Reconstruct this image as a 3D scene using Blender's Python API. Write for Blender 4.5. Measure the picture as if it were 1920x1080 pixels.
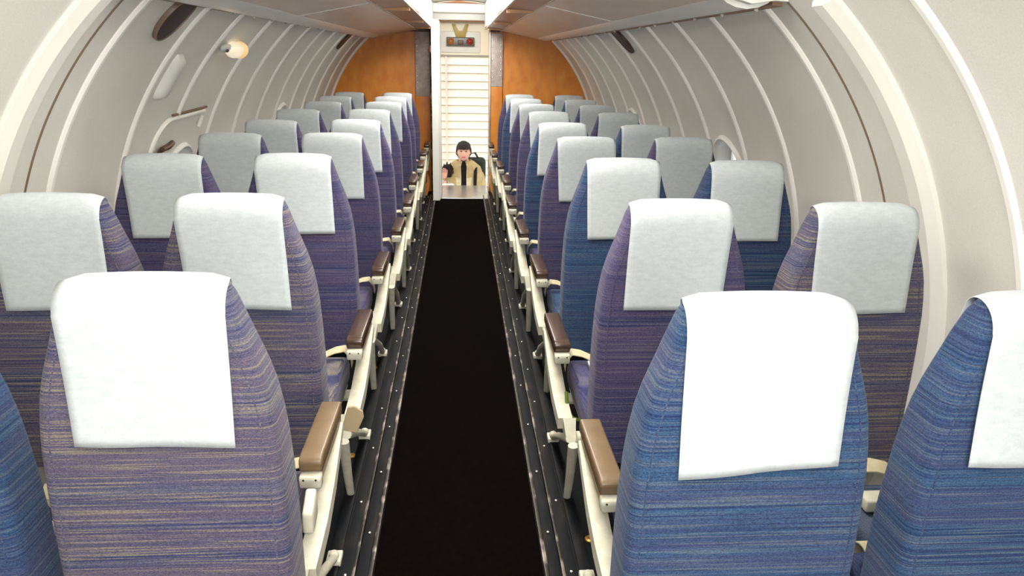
import bpy, bmesh, math, random
from mathutils import Vector, Matrix
random.seed(4)
PI = math.pi
for o in list(bpy.data.objects): bpy.data.objects.remove(o)
SC = bpy.context.scene
COL = SC.collection

# ------------------------------------------------------------ camera
YAW, PITCH, ROLL, X0, H = 0.07217, 0.30116, 0.018355, 0.00654, 1.44545
cyw, syw, cp, sp = math.cos(YAW), math.sin(YAW), math.cos(PITCH), math.sin(PITCH)
F = Vector((syw*cp, cyw*cp, -sp)); Rr = Vector((cyw, -syw, 0)); Uu = Rr.cross(F)
cR, sR = math.cos(ROLL), math.sin(ROLL)
R2 = cR*Rr + sR*Uu; U2 = cR*Uu - sR*Rr
cam = bpy.data.cameras.new('camera'); camo = bpy.data.objects.new('camera', cam); COL.objects.link(camo)
camo.matrix_world = Matrix(((R2.x, U2.x, -F.x, X0), (R2.y, U2.y, -F.y, 0), (R2.z, U2.z, -F.z, H), (0, 0, 0, 1)))
cam.sensor_width = 36; cam.lens = 1400/1920*36; cam.clip_start = .02; cam.clip_end = 200
SC.camera = camo

# ------------------------------------------------------------ world, lights, exposure
w = bpy.data.worlds.new('sky'); SC.world = w; w.use_nodes = True
bg = w.node_tree.nodes['Background']; bg.inputs[0].default_value = (.93, .96, 1, 1); bg.inputs[1].default_value = 1.3
SC.view_settings.view_transform = 'Standard'; SC.view_settings.look = 'None'
SC.view_settings.exposure = 0.52; SC.view_settings.gamma = 1
try: SC.view_settings.use_curve_mapping = False
except Exception: pass
def area(name, loc, target, sx, sy, power, col=(1, 1, 1)):
    l = bpy.data.lights.new(name, 'AREA'); l.shape = 'RECTANGLE'; l.size = sx; l.size_y = sy; l.energy = power; l.color = col
    o = bpy.data.objects.new(name, l); COL.objects.link(o); o.location = loc
    o.rotation_euler = (Vector(target)-Vector(loc)).to_track_quat('-Z', 'Y').to_euler(); return o
FLASH, ENTR, CEIL = 4.2, 36.0, 15.0
area('camera_flash', (.03, -.06, 1.56), (0, 3, 1.15), .10, .06, FLASH, (1, .985, .96))
area('entrance_daylight', (.55, -1.6, 1.35), (-.75, 2.6, 1.3), 1.3, 1.1, ENTR, (1, .99, .98))

# ------------------------------------------------------------ helpers
def lin(c): return tuple(((v/255)/12.92 if v/255 <= .04045 else ((v/255+.055)/1.055)**2.4) for v in c)+(1,)
def mat(name, col, rough=.6, metal=0, spec=.5, emit=None, estr=0):
    m = bpy.data.materials.new(name); m.use_nodes = True; b = m.node_tree.nodes['Principled BSDF']
    b.inputs['Base Color'].default_value = lin(col); b.inputs['Roughness'].default_value = rough
    b.inputs['Metallic'].default_value = metal; b.inputs['Specular IOR Level'].default_value = spec
    if emit: b.inputs['Emission Color'].default_value = lin(emit); b.inputs['Emission Strength'].default_value = estr
    return m
def noisy(name, cols, scale=(1, 1, 1), nscale=10, detail=4, rough=.7, metal=0, spec=.4, bump=0, grain=0, rng=(.3, .7), bdist=.002):
    """colour from stretched noise through a ramp of the given sRGB colours"""
    m = mat(name, cols[0], rough, metal, spec); nt = m.node_tree; b = nt.nodes['Principled BSDF']; L = nt.links
    tc = nt.nodes.new('ShaderNodeTexCoord'); mp = nt.nodes.new('ShaderNodeMapping'); mp.inputs['Scale'].default_value = scale
    L.new(tc.outputs['Object'], mp.inputs['Vector'])
    n = nt.nodes.new('ShaderNodeTexNoise'); n.inputs['Scale'].default_value = nscale; n.inputs['Detail'].default_value = detail
    L.new(mp.outputs[0], n.inputs['Vector'])
    r = nt.nodes.new('ShaderNodeValToRGB'); L.new(n.outputs['Fac'], r.inputs[0]); e = r.color_ramp.elements
    k = len(cols)
    e[0].position = rng[0]; e[0].color = lin(cols[0]); e[1].position = rng[1]; e[1].color = lin(cols[-1])
    for i in range(1, k-1):
        q = e.new(rng[0]+(rng[1]-rng[0])*i/(k-1)); q.color = lin(cols[i])
    out = r.outputs[0]
    if grain:
        n2 = nt.nodes.new('ShaderNodeTexNoise'); n2.inputs['Scale'].default_value = 260; n2.inputs['Detail'].default_value = 2
        L.new(tc.outputs['Object'], n2.inputs['Vector'])
        mr = nt.nodes.new('ShaderNodeMapRange'); mr.inputs[1].default_value = .3; mr.inputs[2].default_value = .7
        mr.inputs[3].default_value = 1-grain; mr.inputs[4].default_value = 1+grain; L.new(n2.outputs['Fac'], mr.inputs[0])
        mx = nt.nodes.new('ShaderNodeMix'); mx.data_type = 'RGBA'; mx.blend_type = 'MULTIPLY'; mx.inputs[0].default_value = 1
        cc = nt.nodes.new('ShaderNodeCombineColor')
        for i in range(3): L.new(mr.outputs[0], cc.inputs[i])
        L.new(out, mx.inputs[6]); L.new(cc.outputs[0], mx.inputs[7]); out = mx.outputs[2]
    L.new(out, b.inputs['Base Color'])
    if bump:
        bp = nt.nodes.new('ShaderNodeBump'); bp.inputs['Strength'].default_value = bump; bp.inputs['Distance'].default_value = bdist
        L.new(n.outputs['Fac'], bp.inputs['Height']); L.new(bp.outputs[0], b.inputs['Normal'])
    return m
def fabric(name, cols, tan=.35):
    m = mat(name, cols[0], .95, 0, .15); nt = m.node_tree; b = nt.nodes['Principled BSDF']; L = nt.links
    b.inputs['Sheen Weight'].default_value = .06; b.inputs['Sheen Roughness'].default_value = .5
    tc = nt.nodes.new('ShaderNodeTexCoord')
    oi = nt.nodes.new('ShaderNodeObjectInfo')
    add = nt.nodes.new('ShaderNodeVectorMath'); add.operation = 'ADD'
    sc_ = nt.nodes.new('ShaderNodeVectorMath'); sc_.operation = 'SCALE'; sc_.inputs[0].default_value = (3, 5, 7)
    L.new(oi.outputs['Random'], sc_.inputs['Scale']); L.new(tc.outputs['Object'], add.inputs[0]); L.new(sc_.outputs[0], add.inputs[1])
    def nz(scale, detail=3):
        mp = nt.nodes.new('ShaderNodeMapping'); mp.inputs['Scale'].default_value = scale; L.new(add.outputs[0], mp.inputs['Vector'])
        n = nt.nodes.new('ShaderNodeTexNoise'); n.inputs['Scale'].default_value = 1; n.inputs['Detail'].default_value = detail
        L.new(mp.outputs[0], n.inputs['Vector']); return n.outputs['Fac']
    stripe = nz((.5, .5, 210), 2); broad = nz((.6, .6, 26), 2); grain = nz((330, 330, 520), 2); dash = nz((3.5, 3.5, 270), 2); fleck = nz((110, 110, 420), 1)
    def ramp(src, stops):
        r = nt.nodes.new('ShaderNodeValToRGB'); e = r.color_ramp.elements
        e[0].position, e[0].color = stops[0][0], lin(stops[0][1]); e[1].position, e[1].color = stops[-1][0], lin(stops[-1][1])
        for p, c in stops[1:-1]:
            q = e.new(p); q.color = lin(c)
        L.new(src, r.inputs[0]); return r.outputs[0]
    def mix(f, a, c, bt='MIX'):
        x = nt.nodes.new('ShaderNodeMix'); x.data_type = 'RGBA'; x.blend_type = bt
        if isinstance(f, (int, float)): x.inputs[0].default_value = f
        else: L.new(f, x.inputs[0])
        L.new(a, x.inputs[6])
        if isinstance(c, tuple): x.inputs[7].default_value = c
        else: L.new(c, x.inputs[7])
        return x.outputs[2]
    def mr(src, a, b_, c, d):
        x = nt.nodes.new('ShaderNodeMapRange'); x.inputs[1].default_value = a; x.inputs[2].default_value = b_
        x.inputs[3].default_value = c; x.inputs[4].default_value = d; L.new(src, x.inputs[0]); return x.outputs[0]
    dark, mid, alt, light = cols
    c1 = ramp(stripe, [(.38, dark), (.46, mid), (.56, mid), (.64, dark)])
    c2 = mix(mr(broad, .40, .62, 0, .75), c1, lin(alt))
    c2 = mix(mr(fleck, .45, .7, 0, .5), c2, lin(dark))
    c3 = mix(mr(dash, .54, .62, 0, tan*1.5), c2, lin(light))
    g = mr(grain, .3, .7, .62, 1.38)
    cc = nt.nodes.new('ShaderNodeCombineColor')
    for i in range(3): L.new(g, cc.inputs[i])
    c4 = mix(1.0, c3, cc.outputs[0], 'MULTIPLY')
    L.new(c4, b.inputs['Base Color'])
    bp = nt.nodes.new('ShaderNodeBump'); bp.inputs['Strength'].default_value = .35; bp.inputs['Distance'].default_value = .0015
    L.new(dash, bp.inputs['Height']); L.new(bp.outputs[0], b.inputs['Normal'])
    return m

class MB:
    def __init__(s): s.bm = bmesh.new()
    def box(s, x0, x1, y0, y1, z0, z1, bev=0):
        vs = [s.bm.verts.new((x, y, z)) for x in (x0, x1) for y in (y0, y1) for z in (z0, z1)]
        fs = [(0, 1, 3, 2), (4, 6, 7, 5), (0, 4, 5, 1), (2, 3, 7, 6), (0, 2, 6, 4), (1, 5, 7, 3)]
        nf = [s.bm.faces.new([vs[i] for i in f]) for f in fs]
        if bev:
            es = {e for f in nf for e in f.edges}
            bmesh.ops.bevel(s.bm, geom=list(es), offset=bev, segments=3, affect='EDGES', profile=.5)
        return s
    def prism(s, poly, axis, a, b, bev=0, seg=2):
        """poly: 2d points; extruded along axis (0 x,1 y,2 z) from a to b"""
        def P(p, t):
            return {0: (t, p[0], p[1]), 1: (p[0], t, p[1]), 2: (p[0], p[1], t)}[axis]
        A = [s.bm.verts.new(P(p, a)) for p in poly]; B = [s.bm.verts.new(P(p, b)) for p in poly]
        nf = [s.bm.faces.new(A), s.bm.faces.new(B[::-1])]
        n = len(poly)
        for i in range(n): nf.append(s.bm.faces.new((A[i], B[i], B[(i+1) % n], A[(i+1) % n])))
        if bev:
            es = {e for f in nf for e in f.edges}
            bmesh.ops.bevel(s.bm, geom=list(es), offset=bev, segments=seg, affect='EDGES', profile=.5)
        return s
    def tube(s, pts, r, n=10, flat=(1, 1), cap=True):
        pts = [Vector(p) for p in pts]; rings = []
        rs = r if isinstance(r, (list, tuple)) else [r]*len(pts)
        for i, p in enumerate(pts):
            t = (pts[min(i+1, len(pts)-1)]-pts[max(i-1, 0)]).normalized()
            up = Vector((1, 0, 0)) if abs(t.x) < .9 else Vector((0, 0, 1))
            a = (up-t*up.dot(t)).normalized(); b = t.cross(a)
            rings.append([s.bm.verts.new(p+a*math.cos(k/n*2*PI)*rs[i]*flat[0]+b*math.sin(k/n*2*PI)*rs[i]*flat[1]) for k in range(n)])
        for A, B in zip(rings, rings[1:]):
            for k in range(n): s.bm.faces.new((A[k], A[(k+1) % n], B[(k+1) % n], B[k]))
        if cap: s.bm.faces.new(rings[0][::-1]); s.bm.faces.new(rings[-1])
        return s
    def ribbon(s, pts, half, th):
        """flat strap: pts centre line, half = width vector, th thickness vector"""
        h = Vector(half); t = Vector(th); rings = []
        for p in pts:
            p = Vector(p); rings.append([s.bm.verts.new(q) for q in (p-h-t, p+h-t, p+h+t, p-h+t)])
        for A, B in zip(rings, rings[1:]):
            for k in range(4): s.bm.faces.new((A[k], A[(k+1) % 4], B[(k+1) % 4], B[k]))
        s.bm.faces.new(rings[0][::-1]); s.bm.faces.new(rings[-1]); return s
    def loft(s, rings, capA=True, capB=True):
        R = [[s.bm.verts.new(p) for p in r] for r in rings]; n = len(R[0])
        for A, B in zip(R, R[1:]):
            for k in range(n): s.bm.faces.new((A[k], A[(k+1) % n], B[(k+1) % n], B[k]))
        if capA: s.bm.faces.new(R[0][::-1])
        if capB: s.bm.faces.new(R[-1])
        return s
    def ball(s, c, r, n=16):
        m = Matrix.Translation(c) @ Matrix.Diagonal((r[0], r[1], r[2], 1))
        bmesh.ops.create_uvsphere(s.bm, u_segments=n, v_segments=n//2+2, radius=1, matrix=m); return s
    def build(s, name, m, parent=None, smooth=False, mods=()):
        bmesh.ops.recalc_face_normals(s.bm, faces=s.bm.faces)
        me = bpy.data.meshes.new(name); s.bm.to_mesh(me); s.bm.free()
        if smooth:
            me.shade_smooth()
            try: me.set_sharp_from_angle(angle=math.radians(smooth if smooth is not True else 40))
            except Exception: pass
        me.materials.append(m)
        o = bpy.data.objects.new(name, me); COL.objects.link(o)
        if parent: o.parent = parent
        for k, kw in mods:
            md = o.modifiers.new(k.lower(), k)
            for a, v in kw.items(): setattr(md, a, v)
        return o
def empty(name, loc=(0, 0, 0)):
    o = bpy.data.objects.new(name, None); COL.objects.link(o); o.location = loc; o.empty_display_size = .1; return o
def tag(o, label=None, cat=None, group=None, kind=None):
    for k, v in (('label', label), ('category', cat), ('group', group), ('kind', kind)):
        if v: o[k] = v
    return o
def struct(o, label, cat): return tag(o, label, cat, kind='structure')

# ------------------------------------------------------------ materials
M = {}
M['lining'] = noisy('wall_lining', [(225, 222, 214), (231, 229, 222)], nscale=3, rough=.75, spec=.25, grain=.05)
M['rib'] = mat('rib_white', (252, 250, 245), .4)
M['band'] = mat('frame_white', (240, 238, 230), .45)
M['white'] = mat('white_paint', (232, 232, 226), .35)
M['tube'] = mat('shelf_edge_white', (226, 225, 220), .25)
M['shelf'] = noisy('shelf_laminate', [(228, 206, 190), (236, 218, 204)], scale=(1, .3, 1), nscale=9, rough=.32, spec=.5)
M['lip'] = noisy('lip_brown', [(158, 98, 56), (172, 112, 68)], nscale=8, rough=.35)
M['orange'] = noisy('orange_laminate', [(216, 128, 44), (224, 142, 54), (230, 152, 62)], scale=(1, 1, .5), nscale=14, rough=.38, spec=.45, grain=.05)
M['brown'] = mat('brown_trim', (108, 52, 28), .45)
M['metal'] = noisy('worn_metal', [(172, 156, 150), (202, 190, 184)], nscale=16, rough=.45, metal=.1)
M['alu'] = mat('aluminium', (205, 207, 208), .3, .8)
M['seatmetal'] = noisy('seat_frame_paint', [(188, 184, 164), (206, 203, 186)], nscale=30, rough=.42)
M['beige'] = mat('beige_plastic', (168, 150, 116), .5)
M['armpad'] = noisy('armrest_brown', [(58, 40, 30), (76, 56, 44)], nscale=20, rough=.26, spec=.7)
M['armtop1'] = noisy('armrest_tan', [(104, 84, 60), (118, 98, 72)], nscale=20, rough=.35, spec=.5)
M['belt'] = noisy('belt_cream', [(176, 164, 132), (190, 180, 150)], nscale=60, rough=.8)
M['green'] = mat('green_strap', (96, 122, 44), .6)
M['black'] = mat('black', (18, 16, 16), .6)
M['rivet'] = mat('rivet', (240, 236, 228), .2, .6)
M['darkfloor'] = noisy('floor_dark', [(5, 7, 12), (9, 12, 18)], nscale=9, rough=.6, spec=.15)
M['carpet'] = noisy('carpet_brown', [(4, 2, 2), (10, 6, 4)], nscale=70, detail=6, rough=1, spec=.03, bump=.4, bdist=.004)
M['rail'] = noisy('rail_metal', [(8, 11, 16), (14, 16, 20), (34, 30, 28)], scale=(1, .35, 1), nscale=24, rough=.6, metal=0, spec=.12)
M['railedge'] = noisy('rail_edge', [(34, 28, 24), (140, 130, 118)], scale=(1, .5, 1), nscale=26, rough=.4, metal=.3, rng=(.52, .68))
M['sill'] = noisy('sill_plate', [(196, 198, 200), (226, 226, 226)], scale=(1, .4, 1), nscale=8, rough=.25, metal=.7)
M['speaker'] = noisy('speaker_brown', [(44, 24, 17), (62, 36, 25)], nscale=80, rough=.5, spec=.4)
M['cloth'] = noisy('cover_cloth', [(183, 190, 193), (194, 200, 203)], scale=(.4, .4, 1), nscale=120, rough=.95, spec=.1, bump=.12, grain=.04)
M['fab_mauve'] = fabric('fabric_mauve', [(54, 57, 92), (88, 88, 106), (92, 82, 98), (142, 134, 108)], .36)
M['fab_blue'] = fabric('fabric_blue', [(34, 50, 86), (52, 78, 108), (62, 68, 100), (102, 112, 116)], .26)
M['fab_violet'] = fabric('fabric_violet', [(48, 50, 88), (74, 73, 103), (82, 72, 98), (112, 106, 112)], .26)
FAB = ['fab_mauve', 'fab_blue', 'fab_violet']

# ------------------------------------------------------------ cabin shell
XC, ZC, RR = .019, .524, 1.461
YB = 8.30                       # bulkhead
Y0 = -2.2                       # cabin goes on behind the camera
A0 = -math.asin(ZC/RR)          # where the lining meets the floor
A1 = math.radians(48.3)         # where it meets the shelves
def wp(s, a, y, r=RR):
    return Vector((XC+s*r*math.cos(a), y, ZC+r*math.sin(a)))
WIN = {-1: [(3.84, math.radians(10.8), .215), (5.93, math.radians(13.0), .235)], 1: [(3.87, math.radians(12.6), .235), (6.05, math.radians(12.6), .235)]}
def wall_mesh(s):
    mb = MB(); ny = 500; na = 84; y1 = YB+.02; g = {}
    for i in range(ny+1):
        for j in range(na+1):
            g[i, j] = mb.bm.verts.new(wp(s, A0+(A1-A0)*j/na, Y0+(y1-Y0)*i/ny))
    for i in range(ny):
        for j in range(na):
            yc = Y0+(y1-Y0)*(i+.5)/ny; ac = A0+(A1-A0)*(j+.5)/na
            if any(((yc-wy)/wr)**2+((ac-wa)*RR/wr)**2 < .8 for wy, wa, wr in WIN[s]): continue
            mb.bm.faces.new((g[i, j], g[i+1, j], g[i+1, j+1], g[i, j+1]))
    return mb
for s, nm in ((-1, 'left'), (1, 'right')):
    struct(wall_mesh(s).build('wall_'+nm, M['lining'], smooth=True), 'curved grey-beige lined cabin wall on the %s side' % nm, 'wall')
mb = MB(); n = 60; a0 = A1-.005; a1 = PI-A1+.005
rows = []
for i in range(n+1):
    a = a0+(a1-a0)*i/n
    rows.append([mb.bm.verts.new((XC+RR*math.cos(a), y, ZC+RR*math.sin(a))) for y in (Y0, 2.3, YB+.02)])
for A, B in zip(rows, rows[1:]):
    for k in range(2): mb.bm.faces.new((A[k], A[k+1], B[k+1], B[k]))
struct(mb.build('ceiling', M['lining'], smooth=True), 'curved pale cabin ceiling above the aisle', 'ceiling')
mb = MB(); mb.box(-1.37, 1.40, Y0, YB+.3, -.06, 0)
struct(mb.build('floor', M['darkfloor']), 'dark navy cabin floor under the seats', 'floor')
# rear wall, behind the camera
arcp = [(XC+RR*math.cos(a), ZC+RR*math.sin(a)) for a in [A0+(PI-2*A0)*i/60 for i in range(61)]]
struct(MB().prism(arcp, 1, Y0-.05, Y0).build('wall_back', M['lining']), 'pale rear cabin wall behind the camera', 'wall')

# ribs and the heavier frames (structure trim)
def rib(s, y, wdt, th, m, a_lo=A0+.01, a_hi=A1, bev=.25):
    mb = MB(); n = 44; rings = []
    for i in range(n+1):
        a = a_lo+(a_hi-a_lo)*i/n
        ro, ri, bb = RR+.004, RR-th, wdt*bev
        q = [(ro, -wdt/2), (RR-th*.4, -wdt/2), (ri, -wdt/2+bb), (ri, wdt/2-bb), (RR-th*.4, wdt/2), (ro, wdt/2)]
        rings.append([wp(s, a, y+dy, r) for r, dy in q])
    mb.loft(rings); return mb
tn = 0
def trim(mb, m, label, cat='wall trim', smooth=30):
    global tn; tn += 1
    return struct(mb.build('trim_%d' % tn, m, smooth=smooth), label, cat)
ordn = ['first', 'second', 'third', 'fourth', 'fifth', 'sixth', 'seventh', 'eighth', 'ninth', 'tenth', 'eleventh', 'twelfth']
LY = [2.576, 3.141, 3.623, 4.178, 4.685]+[4.685+.517*k for k in range(1, 8)]
RY = [2.508, 3.071, 3.592, 4.13, 4.66]+[4.66+.52*k for k in range(1, 8)]
for s, ys, nm in ((-1, LY, 'left'), (1, RY, 'right')):
    for i, y in enumerate(ys):
        lab = 'narrow white rib curving up the %s wall, %s from the camera beyond the dark seam' % (nm, ordn[i])
        if s < 0 and i == 2:
            trim(rib(s, y, .032, .012, M['rib'], a_lo=math.radians(25.6)), M['rib'], lab)
        else:
            trim(rib(s, y, .032, .012, M['rib']), M['rib'], lab)
trim(rib(-1, 2.235, .12, .035, M['band']), M['band'], 'broad white frame on the left wall nearest the camera')
trim(rib(1, 2.09, .12, .035, M['band']), M['band'], 'broad white frame on the right wall beside the second seat row')
trim(rib(-1, 1.60, .036, .012, M['rib']), M['rib'], 'white rib on the left wall just outside the picture edge')
trim(rib(1, 1.715, .036, .012, M['rib']), M['rib'], 'white rib at the right edge of the picture')
for s, y, nm in ((-1, 2.425, 'left'), (1, 2.335, 'right')):
    trim(rib(s, y, .008, .004, M['brown']), mat('seam_brown_'+nm, (120, 104, 88), .6), 'thin dark seam strip running up the %s wall' % nm)
for s, nm in ((-1, 'left'), (1, 'right')):
    trim(rib(s, YB-.014, .022, .022, M['rib']), M['rib'], 'white arched edge where the %s wall meets the orange bulkhead' % nm)

# windows
M['glass'] = mat('pane', (250, 250, 250), .05); g = M['glass'].node_tree.nodes['Principled BSDF']
g.inputs['Transmission Weight'].default_value = 1; g.inputs['IOR'].default_value = 1.05
def window(n, s, wy, wa, wr, label):
    N = 48
    def P(t, k, r): return wp(s, wa+math.sin(t)*wr*k/RR, wy+math.cos(t)*wr*k, r)
    prof = [(1.02, RR-.001), (1.0, RR-.012), (.95, RR-.018), (.9, RR-.012), (.86, RR+.005), (.78, RR+.05), (.74, RR+.055), (.70, RR+.06), (.70, RR+.075), (1.02, RR+.02)]
    rings = [[P(i/N*2*PI, k, r) for k, r in prof] for i in range(N)]
    mb = MB(); R = [[mb.bm.verts.new(p) for p in r] for r in rings]
    for i in range(N):
        A, B = R[i], R[(i+1) % N]
        for k in range(len(prof)): mb.bm.faces.new((A[k], B[k], B[(k+1) % len(prof)], A[(k+1) % len(prof)]))
    o = mb.build('window_%d' % n, M['white'], smooth=True); struct(o, label, 'window')
    mb = MB(); v = [mb.bm.verts.new(P(i/N*2*PI, .71, RR+.066)) for i in range(N)]; v2 = [mb.bm.verts.new(P(i/N*2*PI, .71, RR+.071)) for i in range(N)]
    mb.bm.faces.new(v); mb.bm.faces.new(v2[::-1])
    for i in range(N): mb.bm.faces.new((v[i], v2[i], v2[(i+1) % N], v[(i+1) % N]))
    mb.build('pane', M['glass'], o)
    # drawn-back shade rim, a thin curved line across the opening
    mb = MB(); mb.tube([P(math.radians(115-i*5), .80, RR+.035) if 0 else wp(s, wa+wr/RR*(.78-.14*i), wy-s*0+wr*(-.05-.22*math.sin(i/5*PI*.5)), RR+.045) for i in range(8)], .006, 8)
    mb.build('shade_rim', mat('shade_rim_dark' if n == 1 else 'shade_rim_grey', (70, 54, 40) if n == 1 else (150, 148, 138), .5), o)
k = 0
for s in (-1, 1):
    for (wy, wa, wr) in WIN[s]:
        k += 1
        window(k, s, wy, wa, wr, ['round cabin window inside the emergency hatch on the left wall', 'round window far along the left wall', 'round window on the right wall behind the fourth seat row', 'round window far along the right wall'][k-1])

# emergency hatch outline on the left wall
hy0, hy1, ha1, ha0 = 3.41, 4.00, math.radians(25.2), math.radians(-14)
hr = empty('emergency_hatch', wp(-1, ha1, 3.7))
tag(hr, 'emergency exit hatch outlined on the left wall around the round window', 'emergency exit')
def child_at(mb, name, m, parent, smooth=30):
    for v in mb.bm.verts: v.co -= parent.location
    return mb.build(name, m, parent, smooth=smooth)
pth = [(hy0, a) for a in [ha0+(math.radians(19)-ha0)*i/20 for i in range(21)]]
pth += [(hy0+.16*(1-math.cos(t)), math.radians(19)+(ha1-math.radians(19))*math.sin(t)) for t in [PI/2*i/10 for i in range(1, 11)]]
pth += [(hy0+.16+(hy1-hy0-.16)*i/8, ha1+math.radians(.4)*i/8) for i in range(1, 9)]
child_at(MB().tube([wp(-1, a, y, RR-.004) for y, a in pth], .011, 8), 'seal', M['rib'], hr)
child_at(MB().tube([wp(-1, ha1+math.radians(.8+.4*i/8), hy0+.14+(hy1-hy0-.13)*i/8, RR-.006) for i in range(9)], .006, 8), 'shadow_line', mat('shadow_brown', (120, 92, 66), .5), hr)  # shadow line along the hatch top, modelled as a brown strip
child_at(MB().tube([wp(-1, ha1-math.radians(.5+.33*i), hy1-.03, RR-.012) for i in range(8)], .009, 8), 'latch', M['rib'], hr)
mb = MB(); mb.tube([wp(-1, math.radians(20.2), 3.475, RR-.03), wp(-1, math.radians(20.6), 3.53, RR-.035), wp(-1, math.radians(21.0), 3.585, RR-.03)], [.012, .014, .012], 10)
mb.tube([wp(-1, math.radians(20.2), 3.48, RR-.03), wp(-1, math.radians(18.4), 3.50, RR-.004)], .009, 8)
child_at(mb, 'handle', mat('handle_brown', (92, 66, 46), .4), hr)

# oval speakers
for s, y, nm, lab in ((-1, 2.90, 'l', 'large dark oval speaker high on the left wall, nearest the camera'), (-1, 7.02, 'm', 'small distant dark oval speaker high on the left wall'), (1, 4.965, 'r', 'dark oval speaker high on the right wall')):
    c = wp(s, math.radians(45.4), y); r = empty('wall_speaker', c); tag(r, lab, 'speaker', None)
    def oval(k, h, rad=RR, ry=.098, ra=.112):
        return [wp(s, math.radians(45.4)+math.sin(t)*ra*k/RR, y+math.cos(t)*ry*k, rad-h) for t in [i/40*2*PI for i in range(40)]]
    child_at(MB().loft([oval(1.0, -.002), oval(1.0, .012), oval(.985, .016), oval(.95, .016), oval(.94, .010)], False, True), 'rim', mat('speaker_rim_'+nm, (120, 100, 86) if nm == 'l' else (70, 50, 38), .4), r)
    child_at(MB().loft([oval(.945, .002), oval(.94, .012), oval(.6, .016), oval(.2, .018)], True, True), 'grille', M['speaker'], r)
# white handle rail (long rounded box) and dome lamp on the left wall
c = wp(-1, math.radians(34), 3.27)
mb = MB()
rings = []
for i in range(13):
    a = math.radians(29.9+8.4*i/12); k = min(1, (1-(abs(i-6)/6.02)**8)**.5+.02)
    rings.append([wp(-1, a, 3.27+dy*(.62+.25*k), RR-h*k+.002) for dy, h in ((-.05, 0), (-.045, .022), (-.03, .034), (.03, .034), (.045, .022), (.05, 0))])
mb.loft(rings)
o = mb.build('hand_hold', M['white'], smooth=60); tag(o, 'white rounded rectangular hand hold on the left wall below the large oval speaker', 'hand hold')
lr = empty('wall_lamp', wp(-1, math.radians(40.5), 3.85)); tag(lr, 'white dome reading lamp with warm glowing end on the left wall', 'lamp')
c = wp(-1, math.radians(40.3), 3.86, RR-.03); nrm = Vector((1*math.cos(math.radians(40.3)), 0, -math.sin(math.radians(40.3))))
tg = Vector((math.sin(math.radians(40.3)), 0, math.cos(math.radians(40.3))))
def blob(cy, ry, rt, rn, off=0):
    rt *= .72; rn *= .8
    mb = MB(); mb.ball((0, 0, 0), (1, 1, 1), 20)
    for v in mb.bm.verts: v.co = c+Vector((0, cy, 0))+v.co.y*Vector((0, ry, 0))+v.co.x*tg*rt+v.co.z*nrm*rn+nrm*off
    return mb
child_at(blob(-.12, .07, .032, .02, -.012), 'socket', M['white'], lr, smooth=True)
child_at(blob(-.15, .010, .012, .008, .006), 'switch', mat('switch_grey', (90, 86, 84), .5), lr, smooth=True)
child_at(blob(-.02, .085, .055, .045, 0), 'dome', mat('lamp_dome', (250, 244, 225), .3, emit=(255, 238, 200), estr=.35), lr, smooth=True)
child_at(blob(.075, .055, .058, .048, 0), 'lens', mat('lamp_lens', (250, 215, 165), .3, emit=(255, 205, 140), estr=.35), lr, smooth=True)

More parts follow.
